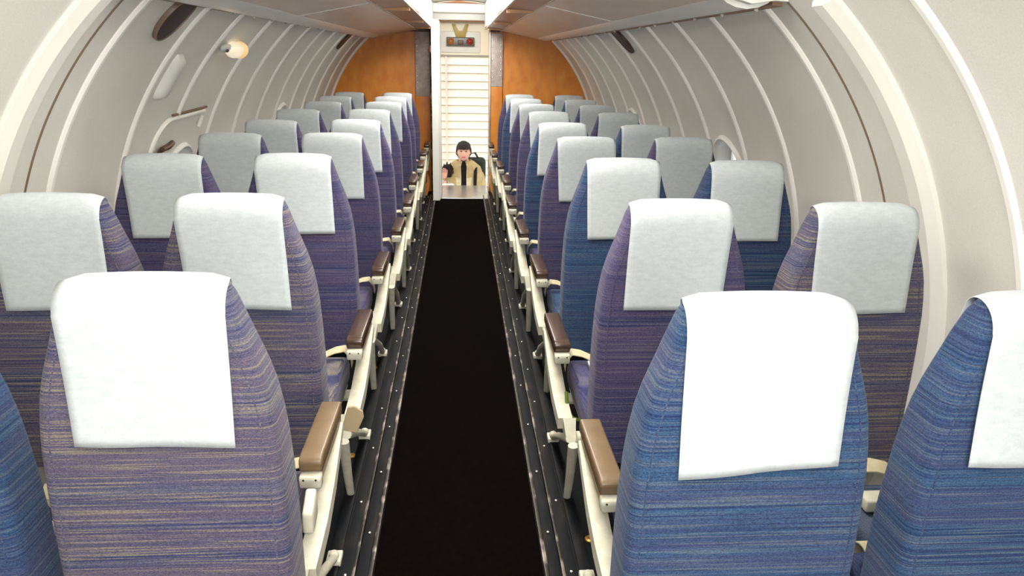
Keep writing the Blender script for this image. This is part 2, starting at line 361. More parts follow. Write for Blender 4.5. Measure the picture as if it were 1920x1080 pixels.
# ------------------------------------------------------------ overhead luggage shelves
YS0, YS1 = 2.36, 7.90
for s, nm in ((-1, 'left'), (1, 'right')):
    r = empty('luggage_shelf', (s*.62, 5, 1.66)); tag(r, 'long overhead luggage shelf with white rolled edge along the %s wall' % nm, 'luggage shelf', None)
    dz = .0 if s < 0 else .005
    def sx(p): return [(s*x, z+dz) for x, z in p]
    child_at(MB().prism(sx([(.84, 1.612), (.43, 1.692), (.43, 1.712), (.84, 1.642)]), 1, YS0, YB-.03), 'underside', M['shelf'], r)
    tp = [(.955, 1.622), (.94, 1.607), (.91, 1.594), (.875, 1.589), (.84, 1.594), (.81, 1.606), (.795, 1.620), (.80, 1.652), (.955, 1.652)]
    child_at(MB().prism(sx(tp), 1, YS0, YS1), 'rolled_edge', M['tube'], r, smooth=50)
    mb = MB(); mb.prism(sx([(.985, 1.598), (.952, 1.603), (.952, 1.618), (.985, 1.618)]), 1, YS0, YS1)
    child_at(mb, 'edge_strip', mat('edge_strip_'+nm, (142, 108, 76), .5), r)
    y = YS0+.15
    while y < YS1: child_at(MB().ball((s*.962, y, 1.602), (.008, .008, .008), 8), 'screw', M['rivet'], r); y += .33
    child_at(MB().prism(sx([(.43, 1.688), (.275, 1.70), (.275, 1.712), (.43, 1.705)]), 1, YS0, YB-.03), 'lip', M['lip'], r)
    child_at(MB().prism(sx([(.285, 1.712), (.262, 1.712), (.262, 1.935), (.285, 1.935)]), 1, YS0, YB-.15), 'inner_face', M['white'], r)
    mb = MB()
    for x in (.431, .27): mb.prism(sx([(x-.006, 1.684+(.43-x)*.08), (x+.006, 1.684+(.43-x)*.08), (x+.006, 1.70), (x-.006, 1.70)]), 1, YS0, YB-.03)
    child_at(mb, 'lip_edging', M['tube'], r)
    ms = mat('lip_seam_'+nm, (196, 146, 96), .4)
    for y in (2.9, 4.55, 6.2, 7.6): child_at(MB().box(min(s*.43, s*.275), max(s*.43, s*.275), y-.012, y+.012, 1.682, 1.70), 'lip_seam', ms, r)
    mb = MB()
    for y in (4.05,): mb.prism(sx([(.80, 1.617), (.44, 1.687), (.44, 1.70), (.80, 1.63)]), 1, y-.008, y+.008)
    child_at(mb, 'underside_seam', M['tube'], r)
    # closing panel at the near end, and the deck on top
    child_at(MB().prism(sx([(.262, 1.69), (.43, 1.68), (.80, 1.622), (.875, 1.602), (.945, 1.612), (.985, 1.61), (.985, 1.618), (.80, 1.75), (.55, 1.87), (.262, 1.95)]), 1, YS0-.04, YS0-.002), 'end_panel', M['lining'], r)
    child_at(MB().prism(sx([(.95, 1.652), (.285, 1.714), (.285, 1.726), (.95, 1.672)]), 1, YS0, YS1), 'deck', M['shelf'], r)

area('doorway_fill', (.01, 7.15, 1.86), (.01, 8.45, 1.62), .3, .08, 5.0, (1, .98, .93))  # unseen fill lamp, added to brighten the door header and vestibule
# unseen emissive panels above the aisle, added to light the cabin
M['fillglow'] = mat('ceiling_fill_glow', (245, 245, 240), .5, emit=(255, 250, 240), estr=CEIL)
for i, (y, lab) in enumerate(((.0, 'added fill light panel above the aisle behind the camera'), (2.1, 'added fill light panel above the second row aisle'), (4.2, 'added fill light panel above the middle of the aisle'), (6.3, 'added fill light panel above the aisle near the bulkhead'))):
    r = empty('ceiling_fill', (0.01, y, 1.95)); tag(r, lab, 'fill light', None)
    child_at(MB().box(-.21, .23, y-.75, y+.75, 1.935, 1.965, .008), 'housing', M['white'], r)
    child_at(MB().box(-.18, .20, y-.72, y+.72, 1.925, 1.938), 'fill_panel', M['fillglow'], r)

# ------------------------------------------------------------ bulkhead with doorway
DX0, DX1, DZ = -.30, .315, 1.785
mb = MB()
left = [(x, z) for x, z in arcp if x < DX0 and x < XC]
# left half, right half and the piece above the door, in one wall
def half(s):
    lim = DX0 if s < 0 else DX1
    pts = [(XC+s*(RR-.001)*math.cos(a), ZC+(RR-.001)*math.sin(a)) for a in [A0+(math.acos(abs(lim-XC)/RR)-A0)*i/40 for i in range(41)]]
    return pts+[(lim, 0)]
mb.prism(half(-1), 1, YB, YB+.05); mb.prism(half(1), 1, YB, YB+.05)
zt = lambda x: ZC+math.sqrt(RR*RR-(x-XC)**2)
mb.prism([(DX0, DZ), (DX1, DZ), (DX1, zt(DX1)), (0, zt(0)), (DX0, zt(DX0))], 1, YB, YB+.05)
struct(mb.build('wall_front', M['orange']), 'orange-brown laminate bulkhead around the doorway', 'wall')
trim(MB().box(-.93, -.30, YB-.03, YB-.001, 1.672, 1.70), M['brown'], 'dark brown strip along the top of the left bulkhead', smooth=0)
trim(MB().box(.32, .44, YB-.03, YB-.001, 1.683, 1.71), M['brown'], 'short dark brown strip above the right door post', smooth=0)
trim(MB().box(.44, .90, YB-.03, YB-.001, 1.69, 1.70), M['white'], 'thin pale strip along the top of the right bulkhead', smooth=0)
for s, x0, x1, nm in ((-1, -.462, -.305, 'left'), (1, .335, .462, 'right')):
    r = empty('door_post', ((x0+x1)/2, YB-.02, 0)); tag(r, 'riveted metal door post with brown lower part on the %s of the doorway' % nm, 'door post')
    child_at(MB().box(x0, x1, YB-.035, YB-.002, 0, 1.67, .004), 'brown_panel', M['orange'], r)
    child_at(MB().box(x0+.002, x1-.002, YB-.042, YB-.033, 1.02 if s < 0 else 1.13, 1.672, .003), 'metal_plate', M['metal'], r)
    z = 1.10
    while z < 1.64:
        if z > 1.18 or s < 0:
            child_at(MB().ball((x0+.018, YB-.043, z), (.008, .005, .008), 8), 'rivet', M['rivet'], r, smooth=True)
            child_at(MB().ball((x1-.02, YB-.043, z+.02), (.008, .005, .008), 8), 'rivet', M['rivet'], r, smooth=True)
        z += .062
    child_at(MB().box(x1 if s < 0 else x0-.016, x1+.016 if s < 0 else x0, YB-.05, YB-.002, 0, 1.74, .003), 'edge_trim', M['railedge'] if s < 0 else M['alu'], r)
# header above door
r = empty('door_header', (0, YB-.1, 1.8)); tag(r, 'white boxed panel with grey lower rail above the doorway', 'header panel')
child_at(MB().box(-.315, .345, YB-.10, YB-.002, 1.79, 1.855, .004), 'rail', mat('header_grey', (196, 196, 190), .4), r)
child_at(MB().box(-.325, .355, YB-.14, YB-.012, 1.858, 1.955, .03), 'panel', mat('header_white', (250, 246, 242), .5), r, smooth=40)
for xa in (-.355, .355): child_at(MB().box(xa, xa+.03 if xa < 0 else xa+.025, YB-.14, YB-.004, 1.73, 1.92, .003), 'side_trim', M['lip'], r)
# open door leaf folded into the cabin
d = MB().box(-.272, -.200, 7.66, 8.285, .004, 1.775, .006).build('door_1', M['white']); struct(d, 'pale grey narrow door leaf standing open at the left of the doorway', 'door')
MB().box(-.199, -.190, 7.68, 8.27, .02, 1.76, .003).build('door_edge', mat('door_bright', (244, 244, 240), .3), d)
mb = MB()
for z in (.5, 1.05, 1.5): mb.box(-.283, -.272, 7.67, 7.70, z-.03, z+.03)
mb.build('hinge', M['brown'], d)
# kick panels
for s, x in ((-1, -.335), (1, .345)):
    mb = MB(); q = [(x+s*.012+.0*t-s*.03*math.sin(t), .002+.27*(1-math.cos(t))/2 if 0 else .002+.27*t/PI) for t in [PI*i/12 for i in range(13)]]+[(x+s*.03, .272), (x+s*.03, .002)]
    mb.prism(q, 1, 7.98, YB-.036)
    tag(mb.build('kick_panel', M['orange'], smooth=40), 'low rounded brown kick panel at the foot of the %s door post' % ('left' if s < 0 else 'right'), 'kick panel')
trim(MB().box(-.19, .315, 7.78, YB+.29, .0005, .012, .003), M['sill'], 'shiny metal threshold plate on the floor at the doorway', 'threshold', smooth=0)

# ------------------------------------------------------------ vestibule beyond the door, outside
M['cream'] = mat('vestibule_cream', (246, 238, 214), .5)
struct(MB().box(-.45, -.40, YB+.05, YB+.30, 0, 1.96).build('wall_vestibule_left', M['cream']), 'cream side wall just beyond the doorway, left', 'wall')
struct(MB().box(.40, .45, YB+.05, YB+.30, 0, 1.96).build('wall_vestibule_right', M['cream']), 'cream side wall just beyond the doorway, right', 'wall')
struct(MB().box(-.45, .45, YB+.05, YB+.30, 1.96, 1.99).build('ceiling_vestibule', M['cream']), 'cream ceiling just beyond the doorway', 'ceiling')
trim(MB().box(-.40, .40, YB+.26, YB+.30, 1.445, 1.96, .004), M['cream'], 'cream lintel panel across the outer door opening', 'lintel', smooth=0)
trim(MB().box(-.40, .40, YB+.25, YB+.305, 1.43, 1.447, .002), mat('lintel_edge', (150, 146, 138), .4), 'grey lower edge of the cream lintel', 'lintel edge', smooth=0)
r = empty('warning_light_box', (.02, YB+.24, 1.6)); tag(r, 'warning light unit with amber and red round lenses hanging on the cream lintel', 'warning light')
YL = YB+.26
child_at(MB().box(-.20, .23, YL-.012, YL-.001, 1.47, 1.69, .006), 'backing_plate', M['white'], r)
child_at(MB().box(-.135, .165, YL-.07, YL-.012, 1.54, 1.63, .008), 'housing', mat('lamp_housing', (96, 96, 88), .4), r)
def disc(x, rr_, z, col, em, nmm):
    mb = MB(); mb.loft([[(x+q*math.cos(t), YL-.07-dd, z+q*math.sin(t)) for t in [i/20*2*PI for i in range(20)]] for q, dd in ((rr_, 0), (rr_, .012), (rr_*.6, .025), (rr_*.1, .03))])
    child_at(mb, nmm, mat(nmm, col, .2, emit=col, estr=em), r, smooth=True)
disc(-.09, .036, 1.585, (150, 96, 50), .05, 'amber_lens'); disc(.115, .036, 1.585, (138, 46, 42), .05, 'red_lens')
child_at(MB().box(-.015, .045, YL-.085, YL-.07, 1.555, 1.60, .006), 'centre_block', mat('centre_block', (96, 70, 46), .5), r)
mb = MB(); mb.prism([(-.075, 1.765), (-.045, 1.765), (-.005, 1.69), (.035, 1.69), (.07, 1.765), (.1, 1.765), (.065, 1.62), (-.03, 1.62)], 1, YL-.05, YL-.014, .004)
child_at(mb, 'bracket', mat('bracket_yellow', (176, 152, 70), .45), r)

struct(MB().box(-14, 14, YB+.5, 30, -1.32, -1.25).build('ground_apron', mat('apron_concrete', (214, 212, 204), .9)), 'pale concrete apron outside the aircraft', 'ground')
# corrugated white shutter wall outside: lapped horizontal slats in one wall
mb = MB(); pts = [(10.75, -1.25)]
z = -1.25
while z < 4.2:
    pts += [(10.62, z+.004), (10.652, z+.098), (10.668, z+.106)]; z += .107
pts += [(10.75, z)]
mb.prism(pts, 0, -5, 5)
so = mb.build('shutter_wall', mat('shutter_cream', (240, 234, 216), .6)); tag(so, 'cream white wall of horizontal slats outside beyond the doorway', 'wall')
MB().box(-.19, -.165, 10.59, 10.63, -1.2, 4.2).build('guide_rail', mat('guide_pink', (226, 205, 190), .6), so)

# ------------------------------------------------------------ carpet and seat tracks
c = MB().box(-.247, .247, Y0+.02, 7.77, .0005, .008, .002).build('aisle_carpet', M['carpet']); tag(c, 'dark brown carpet runner along the aisle', 'carpet')
for s, nm in ((-1, 'left'), (1, 'right')):
    r = empty('floor_track', (s*.3, 3, 0)); tag(r, 'dark metal floor track along the %s edge of the aisle carpet' % nm, 'floor track')
    def bx(a, b, z0, z1, bev=.001): return MB().box(min(s*a, s*b), max(s*a, s*b), Y0+.02, 7.95, z0, z1, bev)
    child_at(bx(.249, .262, .0005, .014), 'edging', M['railedge'], r)
    child_at(bx(.263, .298, .0005, .008), 'channel', M['rail'], r)
    child_at(bx(.299, .308, .0005, .018), 'ridge', M['railedge'], r)
    child_at(bx(.309, .345, .0005, .010), 'channel', M['rail'], r)
    child_at(bx(.352, .39, .0005, .007), 'seat_rail', M['rail'], r)
    mb = MB(); y = .4; i = 0
    while y < 7.9:
        mb.ball((s*(.28 if i % 2 else .327), y, .011), (.0045, .0045, .003), 8); y += .16+.05*random.random(); i += 1
    child_at(mb, 'screws', M['rivet'], r, smooth=True)
rb = [(-.405, 2.52), (.405, 2.38), (.41, 1.98), (-.41, 3.35)]
for i, (x, y) in enumerate(rb):
    mb = MB(); mb.loft([[(x+q*math.cos(t), y+q*math.sin(t), z) for t in [k/16*2*PI for k in range(16)]] for q, z in ((.017, .001), (.017, .006), (.011, .009), (.007, .006))])
    tag(mb.build('floor_bolt', mat('brass_%d' % i, (176, 128, 60), .35, .6), smooth=True), ['brass floor bolt beside the left floor track, nearer one', 'brass floor bolt beside the right floor track, second from the camera', 'brass floor bolt beside the right floor track, nearest the camera', 'brass floor bolt beside the left floor track, farther one'][i], 'bolt')

# ------------------------------------------------------------ seats (local: x=0 centre, y=0 rear face of backrest, z=0 floor)
ZT = 1.073
def hw(t):      # half width at t metres below the top
    tab = [(0, .132), (.012, .138), (.04, .145), (.08, .156), (.12, .170), (.16, .183), (.20, .193), (.26, .202), (.33, .207), (.45, .209), (.8, .209)]
    for (a, b), (c_, d_) in zip(tab, tab[1:]):
        if t <= c_: return b+(d_-b)*(t-a)/(c_-a)
    return tab[-1][1]
def yfr(t):     # front face
    tab = [(0, .055), (.02, .075), (.06, .088), (.15, .096), (.3, .108), (.5, .125), (.8, .13)]
    for (a, b), (c_, d_) in zip(tab, tab[1:]):
        if t <= c_: return b+(d_-b)*(t-a)/(c_-a)
    return tab[-1][1]
def ybk(t):
    tab = [(0, .040), (.006, .022), (.02, .008), (.045, 0), (.3, -.004), (.8, .0)]
    for (a, b), (c_, d_) in zip(tab, tab[1:]):
        if t <= c_: return b+(d_-b)*(t-a)/(c_-a)
    return tab[-1][1]
TT = [0, .004, .012, .025, .045, .07, .1, .13, .16, .2, .25, .3, .38, .46, .54, .62, .70, .76]
def backrest_bm(side):
    mb = MB(); rings = []
    for t in TT:
        h, b, f = hw(t), ybk(t), yfr(t); z = ZT-t
        d_ = f-b; cr = min(.022, d_*.45); n = 4; ring = []
        # crown: the top edge is slightly bowed
        for cx, cy, a0_ in ((h-cr, b+cr, -PI/2), (h-cr, f-cr, 0), (-h+cr, f-cr, PI/2), (-h+cr, b+cr, PI)):
            for k in range(n+1):
                a = a0_+PI/2*k/n; x = cx+cr*math.cos(a)
                zz = z+ (.006*(1-(x/.15)**2) if t < .03 else 0)
                ring.append((x, cy+cr*math.sin(a), zz))
        # mid points on long sides
        rings.append(ring)
    mb.loft(rings[::-1]); return mb
seam_pts = lambda s: [(s*(hw(t)-.023), ybk(t)+.0003, ZT-t) for t in TT[3:]]
def cover_bm(v, skew=None):
    rnd = random.Random(v); mb = MB()
    prof = []   # (y,z) from rear hem over the top to front hem
    hang = .285+rnd.uniform(-.004, .006)
    N = 16
    for i in range(N+1): prof.append((-.007-.004*math.exp(-((i/N-.0)*3)**2), ZT-hang+(hang-.045)*i/N))
    for a in range(1, 10):
        t = PI/2*a/9; prof.append((-.006+.045*(1-math.cos(t)), ZT-.045+.053*math.sin(t)))
    for a in range(1, 7):
        t = PI/2*a/6; prof.append((.039+.05*math.sin(t), ZT+.008-.03*(1-math.cos(t))))
    for i in range(1, 8): prof.append((.094+.004*i/7, ZT-.025-.16*i/7))
    W = .1385; nx = 18; g = []
    sk = rnd.uniform(-.014, .014); sk2 = rnd.uniform(-.005, .005) if skew is None else skew
    for i, (y, z) in enumerate(prof):
        row = []
        for j in range(nx+1):
            u = j/nx*2-1; k = max(0, 1-i/N) if i < N else 0
            x = u*(W-.004*k)*(1-.10*max(0, min(1, (y-.03)/.06)))+sk*k
            zz = z+(.005*(1-u*u) if z > ZT-.05 else 0)+sk2*u*k
            # sides of the top droop a little over the shoulders
            if z > ZT-.04: zz -= .007*max(0, abs(u)-.78)/.22
            yy = y-.0015*math.sin(u*4+v)*k-.003*k*k*abs(math.sin(v+u*2))
            row.append(mb.bm.verts.new((x, yy, zz)))
        g.append(row)
    for A, B in zip(g, g[1:]):
        for j in range(nx): mb.bm.faces.new((A[j], A[j+1], B[j+1], B[j]))
    return mb
def make_seat(kind, side, fab, cv, skew=None):
    """kind aisle/window; side -1 seat left of the aisle, +1 right. aisle direction = -side"""
    q = -side   # +x toward aisle for left seats
    r = empty('aircraft_seat')
    br = backrest_bm(side).build('backrest', M[fab], r, smooth=50)
    mb = MB()
    for s in (-1, 1): mb.tube(seam_pts(s), .0016, 6)
    mb.build('piping', M[fab], br, smooth=True)
    cover = cover_bm(cv, skew).build('headrest_cover', M['cloth'], r, smooth=60, mods=[('SOLIDIFY', dict(thickness=.0016, offset=1))])
    cover['label'] = 'white cloth headrest cover'
    # cushion
    mb = MB(); pr = [(.105, .33), (.105, .405), (.14, .42), (.30, .425), (.46, .43), (.525, .42), (.55, .395), (.545, .345), (.52, .325)]
    mb.prism(pr, 0, -.208, .208, .018, 3)
    mb.build('seat_cushion', M[fab], r, smooth=50)
    # frame beams
    mb = MB(); mb.tube([(-.222, .19, .295), (.222, .19, .295)], .02, 12); mb.tube([(-.222, .47, .295), (.222, .47, .295)], .02, 12)
    mb.box(-.20, .20, .12, .52, .305, .328, .005)
    mb.build('seat_frame', M['seatmetal'], r, smooth=True)
    xo = .593-.336  # aisle side plate centre, local
    if kind == 'aisle':
        X = q*xo
        def bx(x0, x1): return (X+x0, X+x1)
        # arm pad
        mb = MB(); mb.prism([(.342, .522), (.336, .545), (.342, .556), (.36, .561), (.640, .558), (.645, .53), (.635, .522)], 0, X-.027, X+.027, .006, 3)
        arm = mb.build('armrest', M['armpad'], r, smooth=50)
        mb = MB(); mb.prism([(.325, .488), (.319, .515), (.325, .522), (.352, .522), (.352, .488)], 0, X-.025, X+.025, .005, 2)
        ec = mb.build('end_cap', M['seatmetal'], arm, smooth=50); ec['label'] = 'off-white riveted end cap'
        mb = MB()
        for dx in (-.014, .014): mb.ball((X+dx, .3195, .514), (.0026, .002, .0026), 8)
        mb.build('rivet', M['black'], ec)
        MB().box(X-.022, X+.022, .352, .638, .494, .523, .003).build('under_bar', M['beige'], arm, smooth=40)
        # curved support plate
        path = [(.63, .500), (.56, .452), (.48, .405), (.38, .368), (.30, .352), (.235, .340)]
        mb = MB(); rings = []
        for i, (y, z) in enumerate(path):
            p0 = path[max(i-1, 0)]; p1 = path[min(i+1, len(path)-1)]
            t = Vector((0, p1[0]-p0[0], p1[1]-p0[1])).normalized(); nn = Vector((0, -t.z, t.y))
            if nn.z < 0: nn = -nn
            wv = .023
            cx = X+q*(.006-.002*i)
            th = .012+.003*min(i, 3)
            rings.append([(cx-wv, y+nn.y*0, z+.0), (cx+wv, y, z), (cx+wv, y-nn.y*th*2, z-nn.z*th*2), (cx-wv, y-nn.y*th*2, z-nn.z*th*2)])
        mb.loft(rings)
        mb.loft([[(X-q*.017-.021, .235, .340), (X-q*.017+.021, .235, .340), (X-q*.017+.021, .262, .300), (X-q*.017-.021, .262, .300)],
                 [(X-q*.02-.014, .195, .275), (X-q*.02+.014, .195, .275), (X-q*.02+.014, .225, .262), (X-q*.02-.014, .225, .262)]])
        mb.build('support_arm', M['seatmetal'], r, smooth=40)
        # rear leg, front brace with foot
        XL = q*(.593-.352); XF = q*(.593-.367)
        mb = MB(); mb.tube([(XL, .13, .30), (XL+(XF-XL)*.5, .21, .15), (XF, .30, .006)], [.015, .013, .011], 12, flat=(1.15, .8)); mb.build('leg', M['seatmetal'], r, smooth=True)
        mb = MB(); mb.tube([(XL, .20, .285), (XL, .45, .16), (XF, .70, .02)], [.014, .013, .013], 12); brc = mb.build('leg', M['seatmetal'], r, smooth=True)
        mb = MB(); mb.box(XF-.022, XF+.022, .68, .735, .001, .022, .004); mb.ball((XF, .70, .03), (.016, .016, .014), 12); mb.build('foot', M['seatmetal'], brc, smooth=40)
        # lap belt across the cushion
        b0 = Vector((X-q*.03, .36, .455))
        pts = [(X-q*.030, .47, .41), (X-q*.035, .48, .445), (X-q*.055, .48, .468), (X-q*.085, .465, .468), (X-q*.13, .44, .455), (X-q*.18, .41, .443), (X-q*.26, .38, .438), (X-q*.32, .36, .436)]
        bl = MB().ribbon(pts, (0, .02, .004), (0, 0, .0015)).build('seat_belt', M['belt'], r, smooth=60)
        if side > 0:
            MB().box(min(pts[4][0]-.03, pts[4][0]+.03), pts[4][0]+.03, .385, .435, .440, .456, .005).build('buckle', M['alu'], bl, smooth=40)
    else:
        # inner legs and wall side armrest
        XL = -q*.17
        mb = MB(); mb.tube([(XL, .15, .30), (XL, .28, .006)], [.015, .012], 12); mb.build('leg', M['seatmetal'], r, smooth=True)
        mb = MB(); mb.tube([(XL, .2, .285), (XL, .69, .012)], [.014, .013], 12); mb.build('leg', M['seatmetal'], r, smooth=True)
    # middle armrest between the pair belongs to the window seat (aisle-side edge)
    if kind == 'window':
        XM = q*.2285
        mb = MB(); mb.prism([(.30, .49), (.30, .525), (.33, .532), (.58, .532), (.59, .50), (.57, .49)], 0, XM-.017, XM+.017, .006, 2); mb.build('armrest', M['seatmetal'], r, smooth=40)
        mb = MB(); mb.prism([(.145, .30), (.165, .30), (.36, .49), (.33, .49)], 0, XM-.008, XM+.008, .002, 1); mb.build('armrest_bracket', M['seatmetal'], r, smooth=40)
        mb = MB(); cpt = [(XM-.0, .12+.055*(1-math.cos(t)), .44+.055*math.sin(t)) for t in [PI*i/10 for i in range(11)]]
        mb.ribbon([(x+q*-.012*i/10, y, z) for i, (x, y, z) in enumerate(cpt)], (.016, 0, 0), (0, 0, .0015)); mb.build('seat_belt', M['belt'], r, smooth=60)
    return r
def copy_tree(o, parent=None):
    c = o.copy(); COL.objects.link(c); c.parent = parent
    for ch in list(o.children): copy_tree(ch, c)
    return c

LXY = {'A': [(-.518, 1.226), (-.594, 1.985), (-.607, 2.83), (-.588, 3.60), (-.582, 4.38), (-.601, 5.21), (-.586, 6.05), (-.600, 6.84), (-.596, 7.54)],
       'W': [(-.972, 1.19), (-1.052, 1.975), (-1.06, 2.79), (-1.040, 3.55), (-1.03, 4.29), (-1.055, 5.13), (-1.04, 5.98), (-1.075, 6.80), (-1.055, 7.52)]}
RXY = {'A': [(.497, 1.104), (.592, 1.935), (.615, 2.78), (.601, 3.55), (.592, 4.33), (.615, 5.22), (.610, 6.04), (.590, 6.79), (.590, 7.53)],
       'W': [(1.000, 1.105), (1.085, 1.90), (1.074, 2.74), (1.078, 3.58), (1.050, 4.24), (1.09, 5.19), (1.085, 6.00), (1.072, 6.76), (1.074, 7.51)]}
rown = ['first row nearest the camera', 'second row', 'third row', 'fourth row', 'fifth row', 'sixth row', 'seventh row', 'eighth row', 'ninth row at the bulkhead']
fabL = [0, 0, 2, 2, 2, 2, 2, 2, 2]; fabR = [1, 2, 1, 2, 1, 2, 2, 1, 2]
cache = {}
for side, T, nm, fb in ((-1, LXY, 'left', fabL), (1, RXY, 'right', fabR)):
    for kd, key in (('aisle', 'A'), ('window', 'W')):
        for i, (x, y) in enumerate(T[key]):
            f = FAB[fb[i]]
            if kd == 'window' and i == 1: f = 'fab_mauve'
            if kd == 'window' and side < 0 and i == 0: f = 'fab_blue'
            k_ = (side, kd, f, i % 3)
            if i == 0 or k_ not in cache:
                o = make_seat(kd, side, f, i+3*side+(7 if kd == 'window' else 0), {(1, 'A'): .011, (-1, 'A'): -.003, (1, 'W'): -.006, (-1, 'W'): -.003}[side, key] if i == 0 else None)
                cache[k_] = o
            else:
                o = copy_tree(cache[k_])
            o.location = (x+side*.002, y-.025, 0)
            fabn = {'fab_mauve': 'mauve-grey striped', 'fab_blue': 'blue striped', 'fab_violet': 'violet-blue striped'}[f]
            tag(o, '%s %s seat left of the aisle, %s' % (fabn, kd, rown[i]) if side < 0 else '%s %s seat right of the aisle, %s' % (fabn, kd, rown[i]), 'seat', 'aircraft seats %s of the aisle' % nm)
            if i == 0 and kd == 'window':
                dx = side*1.0655-x
                for ch in o.children:
                    if ch.name.split('.')[0] in ('armrest', 'armrest_bracket', 'leg', 'seat_belt', 'seat_cushion', 'seat_frame'): ch.location.x = dx
                bx_, by_ = (.985-x, 1.475-y+.025) if side > 0 else (-.895-x, 1.43-y+.025)
                mb = MB(); mb.ribbon([(bx_-.02, by_+.13, .44), (bx_-.035, by_+.12, .475), (bx_-.03, by_+.09, .50), (bx_+.02, by_+.07, .51), (bx_+.06, by_+.07, .50), (bx_+.12, by_+.08, .46)], (0, .018, .008), (0, 0, .0015))
                sbt = mb.build('seat_belt', M['belt'], o, smooth=60)
                MB().box(bx_-.035, bx_+.03, by_-.02, by_+.03, .436, .468, .006).build('buckle', M['seatmetal'], sbt, smooth=40)
            if i == 1 and kd == 'aisle':
                if side < 0:
                    mb = MB(); mb.prism([(-.359-x, .335), (-.336-x, .413), (-.315-x, .416), (-.291-x, .398), (-.289-x, .378), (-.312-x, .325)], 1, 2.12-y, 2.128-y, .002, 1)
                    b_ = mb.build('bracket', M['beige'], o); b_['label'] = 'beige diamond shaped bracket plate'
                else:
                    mb = MB(); mb.tube([(.352-x, 2.26-y, .39), (.354-x, 2.25-y, .355), (.359-x, 2.25-y, .323), (.375-x, 2.25-y, .299), (.397-x, 2.25-y, .291)], .006, 8)
                    b_ = mb.build('green_strap', M['green'], o, smooth=True); b_['label'] = 'thin green cord'
            if i == 0 and kd == 'aisle':
                # this pair sits closer to the aisle: its arm and legs keep to the common rail line
                dx = side*.593-x
                for ch in o.children:
                    if ch.name.split('.')[0] in ('armrest', 'support_arm', 'leg', 'seat_belt', 'seat_cushion', 'seat_frame'): ch.location.x = dx
                for ch in o.children:
                    if ch.name.split('.')[0] == 'armrest':
                        ch.data = ch.data.copy(); ch.data.materials[0] = M['armtop1']
                if side < 0:
                    mb = MB(); mb.prism([(.20, .455), (.20, .505), (.255, .535), (.265, .525), (.262, .47), (.215, .452)], 0, .262, .285, .006, 3)
                    lv = mb.build('recline_lever', M['seatmetal'], o, smooth=50); lv.location.x = dx; lv['label'] = 'off-white recline lever box'

# ------------------------------------------------------------ person outside, with backpack
GZ = -1.25
px, py = .05, 9.0
pr = empty('person', (px, py, GZ)); tag(pr, 'person with short dark hair, tan jacket and black shirt standing outside, one hand raised', 'person')
def skin(name, verts, edges, radii, m, parent, root=0, sub=2):
    me = bpy.data.meshes.new(name); me.from_pydata([Vector(v) for v in verts], edges, []); me.update()
    o = bpy.data.objects.new(name, me); COL.objects.link(o); o.parent = parent; me.materials.append(m)
    md = o.modifiers.new('skin', 'SKIN'); md.use_smooth_shade = True
    for i, v in enumerate(me.skin_vertices[0].data):
        rr_ = radii[i]; v.radius = rr_ if isinstance(rr_, tuple) else (rr_, rr_); v.use_root = (i == root)
    sb = o.modifiers.new('sub', 'SUBSURF'); sb.levels = sub; sb.render_levels = sub
    return o
M['skin'] = noisy('skin', [(226, 176, 158), (236, 188, 168)], nscale=12, rough=.55)
M['jacket'] = noisy('jacket_tan', [(176, 156, 108), (196, 178, 130)], nscale=14, rough=.85, bump=.4, bdist=.01)
M['hair'] = noisy('hair_dark', [(24, 14, 14), (44, 26, 24)], nscale=60, rough=.55)
M['shirt'] = mat('shirt_black', (22, 16, 20), .9)
M['trousers'] = mat('trousers_dark', (44, 46, 56), .9)
# body (continuous): pelvis root
V = [(0, 0, .88), (0, -.01, 1.08), (0, -.01, 1.28), (0, 0, 1.40), (0, -.01, 1.50), (0, -.02, 1.58), (0, -.015, 1.66),
     (.10, 0, .80), (.11, -.01, .45), (.11, .01, .08), (.12, -.10, .04),
     (-.10, 0, .80), (-.11, -.01, .45), (-.11, .01, .08), (-.12, -.10, .04),
     (.17, 0, 1.36), (.215, .02, 1.12), (.20, -.06, .90), (.195, -.09, .82),
     (-.17, 0, 1.36), (-.24, -.02, 1.16), (-.235, -.17, 1.24), (-.225, -.19, 1.29)]
Ed = [(0, 1), (1, 2), (2, 3), (3, 4), (4, 5), (5, 6), (0, 7), (7, 8), (8, 9), (9, 10), (0, 11), (11, 12), (12, 13), (13, 14), (3, 15), (15, 16), (16, 17), (17, 18), (3, 19), (19, 20), (20, 21), (21, 22)]
Rad = [(.14, .10), (.13, .09), (.13, .09), (.08, .06), .05, (.07, .08), (.065, .08), .085, .055, .042, .035, .085, .055, .042, .035, .06, .045, .034, .026, .06, .045, .034, .026]
body = skin('body', V, Ed, Rad, M['skin'], pr)
# head detail: rounded head surface over the neck
def facey(u, v): return 0
mb = MB(); n1, n2 = 28, 20; rings = []
hc = Vector((0, -.02, 1.60))
for j in range(1, n2):
    ph = PI*j/n2-PI/2; ring = []
    for i in range(n1):
        th = 2*PI*i/n1; x = math.cos(th)*math.cos(ph); y = math.sin(th)*math.cos(ph); z = math.sin(ph)
        wx = .078*(1-.16*max(0, -z)**1.2); wy = .098; wz = .122
        p = Vector((x*wx, y*wy, z*wz))
        if y < -.3:      # face side
            nose = math.exp(-((x/.16)**2+((z+.12)/.2)**2))*.022; p.y -= nose
            for ex in (-.36, .36): p.y += math.exp(-(((x-ex)/.2)**2+((z-.08)/.13)**2))*.011
            p.y -= math.exp(-((x/.3)**2+((z+.72)/.2)**2))*.012
        ring.append(hc+p)
    rings.append(ring)
mb.loft(rings); head = mb.build('head', M['skin'], pr, smooth=True)
mb = MB()
for ex in (-.029, .029): mb.ball((ex, -.107, 1.612), (.011, .006, .006), 10)
